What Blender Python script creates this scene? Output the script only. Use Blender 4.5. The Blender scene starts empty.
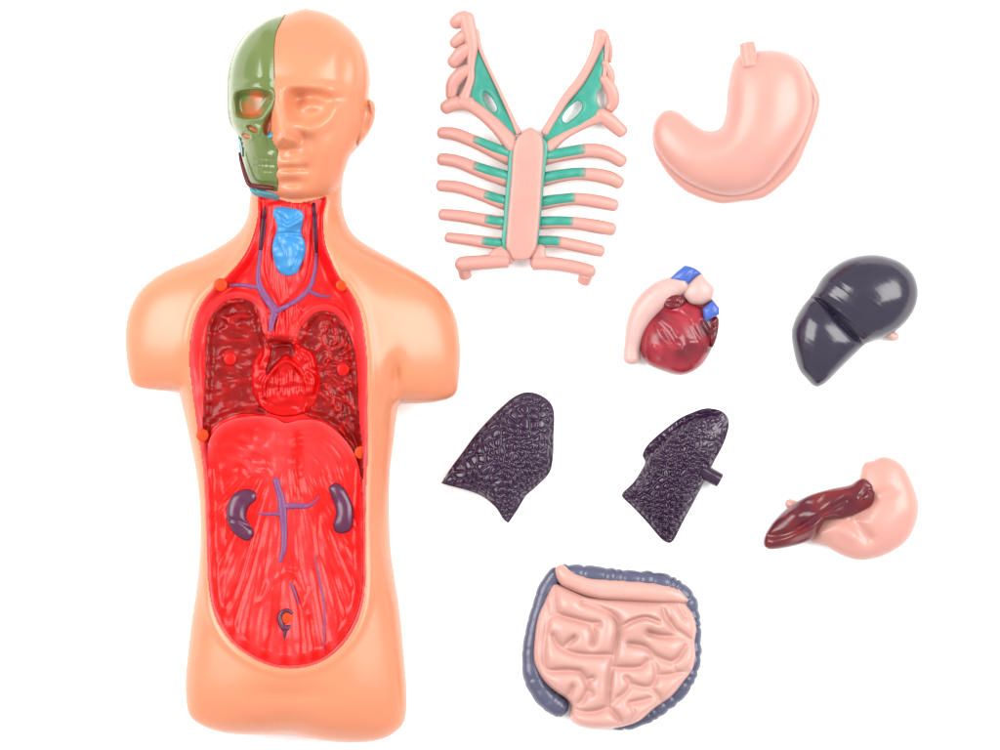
import bpy, math, numpy as np
rng = np.random.default_rng(7)
S = 0.0004                      # metres per unit: the layout is written in units of 0.4 mm
C = bpy.context.scene.collection
F = np.float64

# ------------------------------------------------------------------ colour and materials
EXPO = 2.5
def lin(c):
    c = c / 255.0
    return c / 12.92 if c <= 0.04045 else ((c + 0.055) / 1.055) ** 2.4
def paint(r, g, b, k=1.0):
    return (min(lin(r) / EXPO * k, 0.62), lin(g) / EXPO, lin(b) / EXPO, 1)

def material(name, col, rough=0.3, col2=None, spec=0.40, bump=0.0, bscale=900, mott=0.0, mscale=250, coat=0.0, sss=0.0, rvar=0.06, attr=True):
    m = bpy.data.materials.new(name); m.use_nodes = True
    nt = m.node_tree; n = nt.nodes; l = nt.links
    p = n['Principled BSDF']
    p.inputs['Roughness'].default_value = rough
    p.inputs['Specular IOR Level'].default_value = spec
    p.inputs['Coat Weight'].default_value = coat
    p.inputs['Coat Roughness'].default_value = 0.08
    tc = n.new('ShaderNodeTexCoord')
    nz = n.new('ShaderNodeTexNoise'); nz.inputs['Scale'].default_value = mscale; nz.inputs['Detail'].default_value = 4
    l.new(tc.outputs['Object'], nz.inputs['Vector'])
    src = None
    if col2 is not None and attr:
        at = n.new('ShaderNodeAttribute'); at.attribute_name = 'paint'
        mx = n.new('ShaderNodeMix'); mx.data_type = 'RGBA'
        mx.inputs[6].default_value = col; mx.inputs[7].default_value = col2
        l.new(at.outputs['Fac'], mx.inputs[0]); src = mx.outputs[2]
    mo = n.new('ShaderNodeMix'); mo.data_type = 'RGBA'; mo.blend_type = 'MULTIPLY'
    rp = n.new('ShaderNodeMapRange'); rp.inputs['From Min'].default_value = 0.3; rp.inputs['From Max'].default_value = 0.7
    rp.inputs['To Min'].default_value = 1 - mott; rp.inputs['To Max'].default_value = 1.0 + mott * 0.4
    l.new(nz.outputs['Fac'], rp.inputs['Value'])
    mo.inputs[0].default_value = 1.0
    if src is not None: l.new(src, mo.inputs[6])
    else: mo.inputs[6].default_value = col
    l.new(rp.outputs['Result'], mo.inputs[7])
    l.new(mo.outputs[2], p.inputs['Base Color'])
    rr = n.new('ShaderNodeMapRange'); rr.inputs['From Min'].default_value = 0.3; rr.inputs['From Max'].default_value = 0.7
    rr.inputs['To Min'].default_value = max(0.05, rough - rvar); rr.inputs['To Max'].default_value = rough + rvar
    l.new(nz.outputs['Fac'], rr.inputs['Value']); l.new(rr.outputs['Result'], p.inputs['Roughness'])
    if sss:
        p.inputs['Subsurface Weight'].default_value = sss
        p.inputs['Subsurface Radius'].default_value = (1.0, 0.45, 0.25)
        p.inputs['Subsurface Scale'].default_value = 0.0025
    if bump:
        nb = n.new('ShaderNodeTexNoise'); nb.inputs['Scale'].default_value = bscale; nb.inputs['Detail'].default_value = 3
        l.new(tc.outputs['Object'], nb.inputs['Vector'])
        bp = n.new('ShaderNodeBump'); bp.inputs['Strength'].default_value = bump; bp.inputs['Distance'].default_value = 0.0006
        l.new(nb.outputs['Fac'], bp.inputs['Height']); l.new(bp.outputs['Normal'], p.inputs['Normal'])
    return m

M = {}
M['skin'] = material('skin_plastic', paint(255, 167, 122, 1.12), 0.30, spec=0.42, bump=0.02, bscale=500, mott=0.04, mscale=40)
M['skull'] = material('olive_paint', paint(126, 148, 78), 0.20, spec=0.5, col2=paint(240, 118, 62), bump=0.03, mott=0.07, mscale=90)
M['red'] = material('red_paint_gloss_tint', paint(250, 20, 12, 1.25), 0.27, spec=0.2, col2=paint(255, 86, 88, 1.25), bump=0.10, bscale=900, mott=0.10, mscale=260)  # pink second tone: gloss reflection put into the colour, plus uneven paint
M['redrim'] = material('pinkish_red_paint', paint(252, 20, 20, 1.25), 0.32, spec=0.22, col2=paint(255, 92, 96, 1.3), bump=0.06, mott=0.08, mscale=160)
M['darkred'] = material('dark_red_paint', paint(166, 22, 20, 1.0), 0.24, spec=0.18, col2=paint(228, 16, 18), bump=0.06, mott=0.2, mscale=300)
M['heartred'] = material('bright_red_paint', paint(232, 6, 6, 1.1), 0.24, spec=0.18, col2=paint(150, 8, 12), bump=0.05, mott=0.10, mscale=220)
M['blue'] = material('sky_blue_paint', paint(66, 170, 245), 0.3, bump=0.08, mott=0.10, mscale=240)
M['vein'] = material('mauve_paint', paint(154, 90, 148), 0.36, spec=0.2, col2=paint(92, 6, 52), mott=0.12, mscale=400)
M['kidney'] = material('plum_paint', paint(108, 40, 82), 0.26, mott=0.15, mscale=300, bump=0.04)
M['orange'] = material('orange_peg_plastic', paint(255, 76, 0, 1.35), 0.4, spec=0.2, mott=0.05)
M['redpeg'] = material('red_peg_plastic', paint(255, 10, 6, 1.35), 0.36, spec=0.2, mott=0.05)
M['cyan'] = material('cyan_paint', paint(96, 182, 200), 0.34, mott=0.1)
M['maroon'] = material('maroon_paint', paint(112, 8, 14), 0.35, spec=0.25, mott=0.1)
M['gut'] = material('pale_pink_gut_plastic', paint(254, 192, 180), 0.36, mott=0.04, mscale=60, bump=0.02, bscale=500)
M['pink'] = material('pink_plastic', paint(253, 184, 170, 1.0), 0.33, mott=0.04, mscale=60, bump=0.02, bscale=500)
M['ribpink'] = material('rib_pink_plastic', paint(251, 182, 169), 0.38, mott=0.04, mscale=80)
M['green'] = material('teal_paint', paint(64, 184, 160), 0.36, col2=paint(250, 180, 170), mott=0.10, mscale=300)
M['liver'] = material('slate_purple_plastic', paint(56, 48, 72), 0.2, spec=0.5, mott=0.12, mscale=140, bump=0.05, bscale=700, rvar=0.05)
M['lung'] = material('dark_purple_plastic', paint(60, 28, 66), 0.21, spec=0.44, mott=0.15, mscale=250, rvar=0.06)
M['spleen'] = material('wine_red_plastic', paint(110, 24, 44), 0.24, col2=paint(150, 40, 44), mott=0.2, mscale=250, bump=0.05)
M['heartwine'] = material('crimson_plastic', paint(200, 52, 70), 0.26, spec=0.4, col2=paint(112, 20, 36), mott=0.22, mscale=180, bump=0.04)
M['heartpink'] = material('pale_pink_plastic', paint(253, 206, 198), 0.4, mott=0.04)
M['royal'] = material('cobalt_paint', paint(84, 122, 226), 0.3, mott=0.08)
M['colon'] = material('grey_violet_plastic', paint(104, 106, 136), 0.27, mott=0.12, mscale=220, bump=0.04)
M['sheet'] = material('white_sheet', (0.96, 0.96, 0.96, 1), 0.9, spec=0.05, mott=0.0)

# ------------------------------------------------------------------ numeric helpers
def ss(a, b, x):
    t = np.clip((x - a) / (b - a), 0, 1); return t * t * (3 - 2 * t)
def spline(pts, n=5, closed=True):
    """Catmull-Rom; a point with a third value 1 is a sharp corner."""
    P = [np.array(p[:2], F) for p in pts]; k = [len(p) > 2 and p[2] == 1 for p in pts]
    N = len(P); out = []
    rngi = range(N if closed else N - 1)
    def tan(i):
        if k[i]: return np.zeros(2)
        a = P[(i - 1) % N] if (closed or i > 0) else P[i]
        b = P[(i + 1) % N] if (closed or i < N - 1) else P[i]
        return (b - a) * 0.5
    for i in rngi:
        a, b = P[i], P[(i + 1) % N]; L = np.linalg.norm(b - a)
        ta, tb = tan(i), tan((i + 1) % N)
        for v in (ta, tb):
            m = np.linalg.norm(v)
            if m > L: v *= L / m
        for j in range(n):
            t = j / n
            out.append((2*t**3-3*t**2+1)*a + (t**3-2*t**2+t)*ta + (-2*t**3+3*t**2)*b + (t**3-t**2)*tb)
    if not closed: out.append(P[-1])
    return np.array(out)

class Grid:
    def __init__(s, x0, y0, x1, y1, res=1.0):
        s.res = res
        s.x = np.arange(x0, x1 + res, res); s.y = np.arange(y0, y1 + res, res)
        s.X, s.Y = np.meshgrid(s.x, s.y)
    def _sub(s, P, mg):
        i0 = max(0, int((P[:, 0].min() - mg - s.x[0]) / s.res)); i1 = min(len(s.x), int((P[:, 0].max() + mg - s.x[0]) / s.res) + 2)
        j0 = max(0, int((P[:, 1].min() - mg - s.y[0]) / s.res)); j1 = min(len(s.y), int((P[:, 1].max() + mg - s.y[0]) / s.res) + 2)
        return slice(j0, j1), slice(i0, i1)
    def line(s, P, mg=30, closed=False):
        """distance to a polyline"""
        P = np.array(P, F); out = np.full(s.X.shape, 999.0)
        a, b = s._sub(P, mg)
        X, Y = s.X[a, b], s.Y[a, b]; d2 = np.full(X.shape, 1e6)
        Q = np.vstack([P, P[:1]]) if closed else P
        for p, q in zip(Q[:-1], Q[1:]):
            e = q - p; L = e @ e + 1e-9
            t = np.clip(((X - p[0]) * e[0] + (Y - p[1]) * e[1]) / L, 0, 1)
            np.minimum(d2, (X - p[0] - t * e[0]) ** 2 + (Y - p[1] - t * e[1]) ** 2, out=d2)
        out[a, b] = np.sqrt(d2)
        return out
    def sdf(s, pts, n=5, mg=30, raw=False):
        """signed distance, negative inside"""
        P = np.array(pts, F) if raw else spline(pts, n)
        d = s.line(P, mg, True)
        a, b = s._sub(P, mg)
        X, Y = s.X[a, b], s.Y[a, b]; ins = np.zeros(X.shape, bool)
        Q = np.vstack([P, P[:1]])
        for p, q in zip(Q[:-1], Q[1:]):
            if p[1] == q[1]: continue
            c = ((p[1] > Y) != (q[1] > Y)) & (X < (q[0] - p[0]) * (Y - p[1]) / (q[1] - p[1]) + p[0])
            ins ^= c
        out = d.copy(); sub = out[a, b]; sub[ins] *= -1
        return out
    def noise(s, lx, ly, seed, ang=0.0):
        r = np.random.default_rng(seed); w = r.standard_normal(s.X.shape)
        fy = np.fft.fftfreq(w.shape[0], s.res)[:, None]; fx = np.fft.fftfreq(w.shape[1], s.res)[None, :]
        c, q = math.cos(ang), math.sin(ang)
        u, v = fx * c + fy * q, -fx * q + fy * c
        rr = (u * lx) ** 2 + (v * ly) ** 2
        h = np.exp(-rr * 6) * (1 - np.exp(-rr * 12))
        o = np.real(np.fft.ifft2(np.fft.fft2(w) * h)); return o / o.std()
    def gauss(s, x, y, sx, sy, a=0.0):
        c, q = math.cos(a), math.sin(a); dx, dy = s.X - x, s.Y - y
        return np.exp(-((dx * c + dy * q) / sx) ** 2 - ((-dx * q + dy * c) / sy) ** 2)

def blur(A, sig):
    fy = np.fft.fftfreq(A.shape[0])[:, None]; fx = np.fft.fftfreq(A.shape[1])[None, :]
    return np.real(np.fft.ifft2(np.fft.fft2(A) * np.exp(-2 * (math.pi * sig) ** 2 * (fx ** 2 + fy ** 2))))

def relax(u, m, h2, it):
    for _ in range(it):
        a = np.zeros_like(u)
        a[1:-1, 1:-1] = (u[:-2, 1:-1] + u[2:, 1:-1] + u[1:-1, :-2] + u[1:-1, 2:] + h2) * 0.25
        u = np.where(m, a, 0)
    return u
def inflate(sd, res):
    """height of a balloon blown up inside the outline (a half round across a strip)"""
    m0 = sd < 0; levels = [m0]
    while min(levels[-1].shape) > 40 and len(levels) < 6: levels.append(levels[-1][::2, ::2])
    u = np.zeros(levels[-1].shape)
    for k in range(len(levels) - 1, -1, -1):
        m = levels[k].copy(); m[0] = m[-1] = False; m[:, 0] = m[:, -1] = False
        if u.shape != m.shape:
            v = np.repeat(np.repeat(u, 2, 0), 2, 1)
            w = np.zeros(m.shape); hh, ww = min(m.shape[0], v.shape[0]), min(m.shape[1], v.shape[1])
            w[:hh, :ww] = v[:hh, :ww]; u = blur(w, 1.0) * m
        u = relax(u, m, (res * 2 ** k) ** 2, 900 if k == len(levels) - 1 else (220 if k else 120))
    d = np.maximum(-sd, 1e-3); q = u / d
    w = ((sd < -2.5 * res)).astype(F)
    qs = blur(q * w, 2.5) / np.maximum(blur(w, 2.5), 1e-4)
    t = ss(2.5 * res, 7 * res, d)
    u = np.where(sd < 0, (qs * (1 - t) + q * t) * d, 0)
    return np.sqrt(np.maximum(2 * u, 0))

def voronoi(g, seeds):
    f1 = np.full(g.X.shape, 1e9); f2 = f1.copy()
    for x, y in seeds:
        d = (g.X - x) ** 2 + (g.Y - y) ** 2
        f2 = np.minimum(f2, np.maximum(f1, d)); f1 = np.minimum(f1, d)
    return np.sqrt(f1), np.sqrt(f2)

# ------------------------------------------------------------------ scene objects
def world(x, y, z): return np.array(((x - 500) * S, (375 - y) * S, z * S))
class Thing:
    def __init__(s, name, x, y, label, cat, group=None):
        o = bpy.data.objects.new(name, None); o.empty_display_size = 0.01; C.objects.link(o)
        o.location = world(x, y, 0); o['label'] = label; o['category'] = cat
        if group: o['group'] = group
        s.o = o; s.x, s.y = x, y
class Part:                     # lets a mesh act as the parent of sub-parts
    def __init__(s, o, t): s.o = o; s.x, s.y = t.x, t.y

def link_mesh(name, V, faces, mat, parent, pa=None, smooth=True, ftris=None):
    V = np.asarray(V, F).copy()
    V = np.stack([(V[:, 0] - parent.x) * S, (parent.y - V[:, 1]) * S, V[:, 2] * S], 1)
    me = bpy.data.meshes.new(name)
    me.vertices.add(len(V)); me.vertices.foreach_set('co', V.astype(np.float32).ravel())
    Fq = np.asarray(faces, np.int32); n = len(Fq); k = Fq.shape[1]
    me.loops.add(n * k); me.loops.foreach_set('vertex_index', Fq.ravel())
    me.polygons.add(n); me.polygons.foreach_set('loop_start', np.arange(0, n * k, k, dtype=np.int32))
    me.polygons.foreach_set('loop_total', np.full(n, k, np.int32))
    me.polygons.foreach_set('use_smooth', np.full(n, smooth, bool))
    if pa is not None:
        at = me.attributes.new('paint', 'FLOAT', 'POINT'); at.data.foreach_set('value', np.asarray(pa, np.float32).ravel())
    me.update(calc_edges=True); me.validate()
    me.materials.append(M[mat])
    o = bpy.data.objects.new(name, me); C.objects.link(o); o.parent = parent.o
    return Part(o, parent)

def relief(name, g, sd, top, mat, parent, bot=None, skirt=4.0, pa=None):
    """a solid bounded by an outline: top sheet, side wall and (with bot) an underside"""
    ins = sd <= 0
    cell = ins[:-1, :-1] | ins[1:, :-1] | ins[:-1, 1:] | ins[1:, 1:]
    use = np.zeros(sd.shape, bool)
    use[:-1, :-1] |= cell; use[1:, :-1] |= cell; use[:-1, 1:] |= cell; use[1:, 1:] |= cell
    gy, gx = np.gradient(sd, g.res); gm = np.sqrt(gx ** 2 + gy ** 2) + 1e-6
    mv = np.where(sd > 0, np.minimum(sd, 1.5 * g.res), 0)
    X = g.X - mv * gx / gm; Y = g.Y - mv * gy / gm
    idx = np.full(sd.shape, -1, np.int64); n = int(use.sum()); idx[use] = np.arange(n)
    if np.isscalar(top): top = np.full(sd.shape, float(top))
    VT = np.stack([X[use], Y[use], top[use]], 1)
    j, i = np.nonzero(cell)
    quad = np.stack([idx[j, i], idx[j + 1, i], idx[j + 1, i + 1], idx[j, i + 1]], 1)
    cp = np.pad(cell, 1)
    E = []
    for (dj, di, a, b) in ((0, -1, (0, 0), (1, 0)), (1, 0, (1, 0), (1, 1)), (0, 1, (1, 1), (0, 1)), (-1, 0, (0, 1), (0, 0))):
        nb = cp[1 + dj:1 + dj + cell.shape[0], 1 + di:1 + di + cell.shape[1]]
        jj, ii = np.nonzero(cell & ~nb)
        E.append(np.stack([idx[jj + a[0], ii + a[1]], idx[jj + b[0], ii + b[1]]], 1))
    E = np.vstack(E)
    if bot is None:
        bid = np.unique(E); mp = np.full(n, -1, np.int64); mp[bid] = np.arange(len(bid)) + n
        VB = VT[bid].copy(); VB[:, 2] -= skirt
        V = np.vstack([VT, VB]); fs = np.vstack([quad, np.stack([E[:, 1], E[:, 0], mp[E[:, 0]], mp[E[:, 1]]], 1)])
        P = None if pa is None else np.concatenate([pa[use], pa[use][bid]])
    else:
        if np.isscalar(bot): bot = np.full(sd.shape, float(bot))
        VB = VT.copy(); VB[:, 2] = np.minimum(bot[use], VT[:, 2] - 0.3)
        V = np.vstack([VT, VB])
        fs = np.vstack([quad, quad[:, ::-1] + n, np.stack([E[:, 1], E[:, 0], E[:, 0] + n, E[:, 1] + n], 1)])
        P = None if pa is None else np.concatenate([pa[use], pa[use]])
    return link_mesh(name, V, fs, mat, parent, P)

def catmull(P, n):
    P = np.array(P, F); out = []
    for i in range(len(P) - 1):
        a = P[max(i - 1, 0)]; b = P[i]; c = P[i + 1]; d = P[min(i + 2, len(P) - 1)]
        for j in range(n):
            t = j / n
            out.append(0.5 * (2*b + (c-a)*t + (2*a-5*b+4*c-d)*t*t + (3*b-a-3*c+d)*t**3))
    out.append(P[-1]); return np.array(out)

def tube(name, pts, mat, parent, segs=18, n=8, flat=1.0, cap=(1, 1), ripple=None, pa=None):
    """round bar through (x, y, z, radius); cap 1 = domed end, 0 = nearly flat end"""
    Q = catmull(pts, n); c = Q[:, :3]; r = Q[:, 3].copy()
    if ripple is not None: r = r * ripple(np.linspace(0, 1, len(r)))
    T = np.gradient(c, axis=0); T /= np.linalg.norm(T, axis=1)[:, None] + 1e-9
    cs, rs, ts = list(c), list(r), list(T)
    tt = list(np.linspace(0, 1, len(r)))
    K = 5
    pre, post = [], []
    for k in range(1, K + 1):
        a = k / K * math.pi / 2
        for lst, i, sg, cp in ((pre, 0, -1, cap[0]), (post, -1, 1, cap[1])):
            if cp: lst.append((c[i] + sg * T[i] * r[i] * math.sin(a) * cp, max(r[i] * math.cos(a), 0.02), T[i]))
            else:
                e = min(1.0, 0.35 * k); lst.append((c[i] + sg * T[i] * 0.3 * min(k, 2), max(r[i] * (1 - 0.06 * k if k < 3 else (1 - k / K) * 0.8), 0.02), T[i]))
    cs = [p[0] for p in pre[::-1]] + cs + [p[0] for p in post]
    rs = [p[1] for p in pre[::-1]] + rs + [p[1] for p in post]
    ts = [p[2] for p in pre[::-1]] + ts + [p[2] for p in post]
    tt = [0] * len(pre) + tt + [1] * len(post)
    V = []; PA = []
    for p, q, t, w in zip(cs, rs, ts, tt):
        up = np.array((0, 0, 1.0)) if abs(t[2]) < 0.9 else np.array((0, 1.0, 0))
        s_ = np.cross(t, up); s_ /= np.linalg.norm(s_); u = np.cross(s_, t)
        for k in range(segs):
            a = 2 * math.pi * k / segs
            V.append(p + q * (math.cos(a) * s_ + math.sin(a) * u * flat)); PA.append(w)
    fs = []
    for i in range(len(cs) - 1):
        for k in range(segs):
            k2 = (k + 1) % segs
            fs.append((i * segs + k, i * segs + k2, (i + 1) * segs + k2, (i + 1) * segs + k))
    V = np.array(V)
    # y runs downwards in the layout: flip the winding so normals point out
    PA = None if pa is None else pa(np.array(PA))
    return link_mesh(name, V, np.array(fs), mat, parent, PA)

def dome(name, x, y, z, r, h, mat, parent, depth=6):
    """short round peg with a softly domed head"""
    prof = [(r, -depth), (r, 0), (r * .93, h * .45), (r * .75, h * .8), (r * .4, h * .97), (0.02, h)]
    V, fs, sg = [], [], 24
    for q, dz in prof:
        for k in range(sg):
            a = 2 * math.pi * k / sg; V.append((x + q * math.cos(a), y - q * math.sin(a), z + dz))
    for i in range(len(prof) - 1):
        for k in range(sg):
            k2 = (k + 1) % sg; fs.append((i * sg + k, i * sg + k2, (i + 1) * sg + k2, (i + 1) * sg + k))
    return link_mesh(name, V, np.array(fs), mat, parent)

#@@TORSO
# ================================================================== the torso with the open body cavity
def build_torso():
    t = Thing('anatomical_torso', 290, 400, 'large skin-coloured torso with open red body cavity and half green skull face', 'anatomical model')
    g = Grid(116, 0, 472, 750, 1.0); X, Y = g.X, g.Y
    body_o = [(288,15),(294,11.6),(304,10),(316,11),(328,14.4),(340,20.4),(350,29),(358,38),(364,48),(368,60),(370,72),(370.4,84),(369.4,99),
        (373,101.5),(375.4,105),(376,112),(374.4,122),(370,132),(364,141),(358,148),(350,157.5),(347,166),(344.4,174),(342.4,186),(342,198),(343,210),(348,226),
        (355,236),(366,244.4),(380,252.4),(396,261),(412,270),(426,279),(438,289),(448,301),(454,312),(458,326),(460,344),(460.4,360),(459,378),
        (457.4,390),(453,396.5),(444,400.4),(430,402.8),(412,403.4),(401,403.4,1),(397.6,408),(396,420),(394.4,436),(392.4,452),(390.6,466),(389.6,485),(389.4,506),(389.7,527),
        (391,550),(394.5,575),(398.5,600),(401,620),(403.6,650),(406,676),(407,698),(406,714),(403,723.5),(396,731),(386,737),(374,740.4),(360,741.8),(340,741.4),
        (320,739.4),(302,736.6),(288,734.4),(266,734.4),(230,733),(212,729),(200,723.6),(192,717.5),(188,709),(186.4,696),(186,684),(187,666),(189,648),(191,630),
        (193,614),(196,595),(198.5,575),(200.4,552),(201,534),(200.8,513),(199.6,494.8),(197.6,478),(194.8,462),(191.5,446),(187,424),(183,406),(180,392.6,1),(172,391.4),(160,390.4),(146,389),
        (136,386),(131.2,380),(128.6,368),(126.8,354),(126,338),(126.8,326),(129,314),(134,301),(142,289),(152,280),(164,272),(180,264.4),(198,258),(216,249),
        (232,239),(242,229),(247.4,218),(249.4,208),(250.4,198),(251.5,190),(249,178),(244,160),(240,140),(234,126),(231,112),(230.5,95),(231,80),(233,66),(237,54),(243,43),(251,33),(261,25),(271,20)]
    sd = g.sdf(body_o, 4, 60)
    h = inflate(sd, 1.0)
    ky = np.interp(Y[:, 0], [0, 180, 215, 260, 320, 420, 560, 640, 750], [0.95, 0.72, 0.66, 0.60, 0.56, 0.58, 0.60, 0.60, 0.66])
    ky = np.convolve(np.pad(ky, 12, mode='edge'), np.ones(25) / 25, 'valid')[:, None]
    ZM = 44.0
    Z = ZM + h * ky
    # arms are thinner than the chest, with a hollow at each armpit
    Z += -7 * g.gauss(396, 380, 9, 22) - 6 * g.gauss(188, 372, 9, 22)
    Z += -3 * g.gauss(397, 372, 4, 12)
    # groin, thighs
    Z += -7 * g.gauss(290, 745, 20, 48) + 3 * g.gauss(235, 705, 40, 30) + 3 * g.gauss(350, 710, 40, 30)
    Z += -3 * g.gauss(288, 692, 34, 9)
    # collar slope
    Z += 3 * g.gauss(345, 262, 10, 30, -0.6)
    # head as an egg set on the neck
    head_o = [(288,15),(304,10),(316,11),(328,14.4),(340,20.4),(350,29),(358,38),(364,48),(368,60),(370,72),(370.4,84),(369.4,99),(368,115),(364,132),(357,148),
        (350,162),(346,174),(340,186),(330,196),(320,200.5),(310,203),(300,204.4),(290,203.6),(282,201.2),(268,197),(256,190),(249,178),(244,160),(240,140),(234,126),(231,112),(230.5,95),(231,80),(233,66),(237,54),(243,43),(251,33),(261,25),(271,20)]
    sh = g.sdf(head_o, 4, 60); hh = inflate(sh, 1.0)
    HZ = ZM + 24
    Zh = HZ + hh * 0.98
    face = np.zeros(X.shape)
    def a(x, y, sx, sy, amp, ang=0.0):
        nonlocal face
        face = face + amp * g.gauss(x, y, sx, sy, ang)
    a(313, 106, 20, 12.5, -17); a(301, 101, 8, 8, -5); a(313.5, 108.5, 12.5, 7, 15); a(306, 90, 30, 5, 6.0, 0.05); a(333, 95, 9, 6, 4)
    face += 6.0 * np.exp(-(g.line(catmull([(298,129),(308,132.5),(320,130),(331,121.5),(337,111)], 5)) / 6.2) ** 2)
    a(328, 148, 16, 18, 3.5); a(310, 143, 10, 6, -3.5, 0.5)
    nl = g.line([(284, 92), (285, 112), (286.5, 128), (286.5, 141)]); yy = np.clip((Y - 88) / 54, 0, 1) * (Y < 160)
    face += (5 + 14 * yy) * np.exp(-(nl / (5.0 + 3.0 * yy)) ** 2) * ss(86, 96, Y)
    a(299, 104, 6, 9, -3)
    a(285, 140, 7.5, 7, 9); a(296.5, 142.5, 5.2, 4.4, 9.0); a(290, 151.5, 11, 3, -6); a(303.5, 141, 3, 9, -4, 0.35)
    a(290, 165.2, 13, 4.6, 4.6, 0.05); a(293, 170.6, 13, 1.8, -6.5, -0.03); a(291, 176.4, 11, 4.6, 5.0); a(293, 185, 12, 3.4, -3.6); a(293, 194, 13, 7, 6.0)
    a(307, 170, 3.4, 4, -5); a(287, 158, 2.2, 5, -2.4); a(315, 168, 4, 16, -3, 0.2)
    a(347, 70, 9, 26, -2.5, 0.1); a(356, 125, 8, 20, -3)
    face = 1.2 * blur(face, 1.9) * ss(273, 279, X)
    Zh = Zh + face * ss(0, -6, sh)
    Zh = np.where(sh < 0, Zh, -50)
    Zb = np.maximum(Z, Zh)
    # ear
    ear_o = [(369,101),(373,101.5),(375.4,105),(376,112),(374.4,122),(370,132),(364,141),(359,146.5),(357,142),(360,130),(361,120),(363,108)]
    se = g.sdf(ear_o)
    ze = ZM + 30 + 9 * (1 - (1 - np.clip(-se / 4, 0, 1)) ** 2) - 4 * np.exp(-(g.line([(369, 108), (371, 117), (366, 131)]) / 1.8) ** 2)
    Zb = np.where(se < 0, np.maximum(ze, Zb), Zb)
    # ------ cavity
    cav_o = [(262,196),(260,212),(258,224),(254.5,237),(248.5,252),(239,266),(229,277),(217,288),(206,301),(198.5,316),(194,334),(192,352),(192,368),(194,387),(197,410),(200,432),
        (203,452),(205.5,472),(207,500),(208,530),(208.8,555),(209.6,572),(211,590),(215,608),(222,624),(232,638),(246,650),(262,659),(278,664.4),(292,665.6),(308,664),(322,659.4),(334,652),
        (346,640),(356,625),(362,609),(365.6,590),(366.6,570),(366.6,550),(366,520),(367,485),(368.4,457),(369,436),(368.4,410),(369,385),(368.4,362),(366,338),(363,319),(358,304),(350,290),
        (341,279),(334,265),(328,250),(325,234),(324.4,216),(325,196)]
    sc = g.sdf(cav_o, 4, 40)
    neckmask = ss(196, 204, Y)
    lungL_o = [(208,340),(211,322),(221,306),(235.7,298.5),(250.4,301),(259.5,310),(262.5,325),(266,337),(272,352),(266,400),(268,414),(248,413.5),(234,415.5),(222,421),(213,429),(208,438),(205,428),(205.6,400),(207,370)]
    lungR_o = [(299,338),(304.7,325),(313.5,315),(323.7,311),(335.5,314),(346,327),(354,346),(357.5,372),(358.5,400),(360,425),(363,450),(364,478),(360,470),(354,450),(346,438.5),(336,427),(324,420),(310,416.5),(302,410),(296,370)]
    heart_o = [(266,337),(261,350),(254,364),(252.4,380),(255,396),(264,409),(278,415),(291,416),(305,413),(316,404),(321,392),(321.8,380),(319.5,368),(317,356),(310,349),(302,345),(298,338)]
    sL, sR, sH = g.sdf(lungL_o), g.sdf(lungR_o), g.sdf(heart_o)
    pit = np.minimum(np.minimum(sL, sR), sH)
    inner = np.where(sc < 0, 1.0, 0.0)
    # the cavity floor is flatter than the chest it is cut into
    flat = np.minimum(Zb, 86 + 0.25 * (Zb - 86))
    w_ = ss(0, -14, sc)
    floor = (Zb * (1 - w_) + flat * w_) - (12 - 3.5 * ss(440, 500, Y) - 5.0 * ss(570, 640, Y)) * ss(0, -11, sc) * ss(200, 260, Y) - 6 * ss(0, -5, sc) * (1 - ss(200, 260, Y)) - 6 * ss(0, -9, pit)
    lip = 1.6 * np.exp(-((sc - 5) / 4.0) ** 2) * neckmask * (sc > 0)
    chin = (sh < 0)                                    # the head hangs over the top of the cavity
    dig = (sc < 0) & ~chin
    Zskin = np.where(dig, floor - 1.6 - 9 * ss(0, -6, sc), Zb + lip * ~chin)
    sk_o = [(287,16,1),(280,17.4),(268,20),(258,25),(248,33),(240,43),(234,55),(230,68),(228.4,80),(228,94),(228.4,112),(230,122),(234,130),(238.4,137),(240,148),(242,162),(245.4,174),(249,185.6),(253.5,189),(265,191),(276,193),(280,194,1),
        (279.4,176),(280,166),(279.6,150),(277,146),(274.4,140),(274.6,130),(275,118),(277.2,104),(277.4,90),(276.8,72),(276.4,56),(277,42),(279,33),(282,26),(285,20)]
    sk_in = g.sdf(sk_o, 4, 30) + 0.3 - 3.6 * ss(272, 256, X)
    Zskin = np.where(sk_in < 0, np.maximum(Zskin - (22 + 10 * ss(272, 256, X)) * ss(0, -2.5, sk_in), 40), Zskin)
    back = np.maximum(0, ZM - np.maximum(h * 0.62 - 0, 0))
    edge = ss(0, 8, -sd)
    relief('body', g, sd, Zskin, 'skin', t, bot=back)
    ab_o = [(209.5,452),(212,438),(221,426),(233,419.5),(248,416.5),(264,416),(277,418),(287,423),(300,420),(314,419.5),(326,423),(338,431.5),(348,442),(356,455),(361,472),(363,492),(363.5,530),(363.6,568),(362.4,590),(358.6,608),
        (352,623.5),(343,637),(331.6,648.6),(320.6,656),(307,660.6),(292,662),(278.6,661),(263.4,655.8),(248,647),(234.6,635.6),(225.4,622),(218.6,606.6),(214.4,589.6),(212.6,568),(211.8,540),(210.6,500)]
    # lining (red wall of the cavity)
    sl = np.maximum(sc, -sh - 1.0)
    n1 = g.noise(5, 24, 3); n2 = g.noise(9, 9, 4)
    lining = floor.copy()
    thr = [(268,204),(266,225),(264.5,250),(264,268),(268,284),(275,298),(281,309),(290,302),(300,292),(308,280),(313,258),(313,230),(312,204)]
    st = g.sdf(thr)
    fib = g.noise(2.6, 22, 11)
    lining += 2.6 * ss(0, -4, st) + 0.6 * fib * ss(-1, -6, st)
    lining += 0.35 * n2
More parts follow.
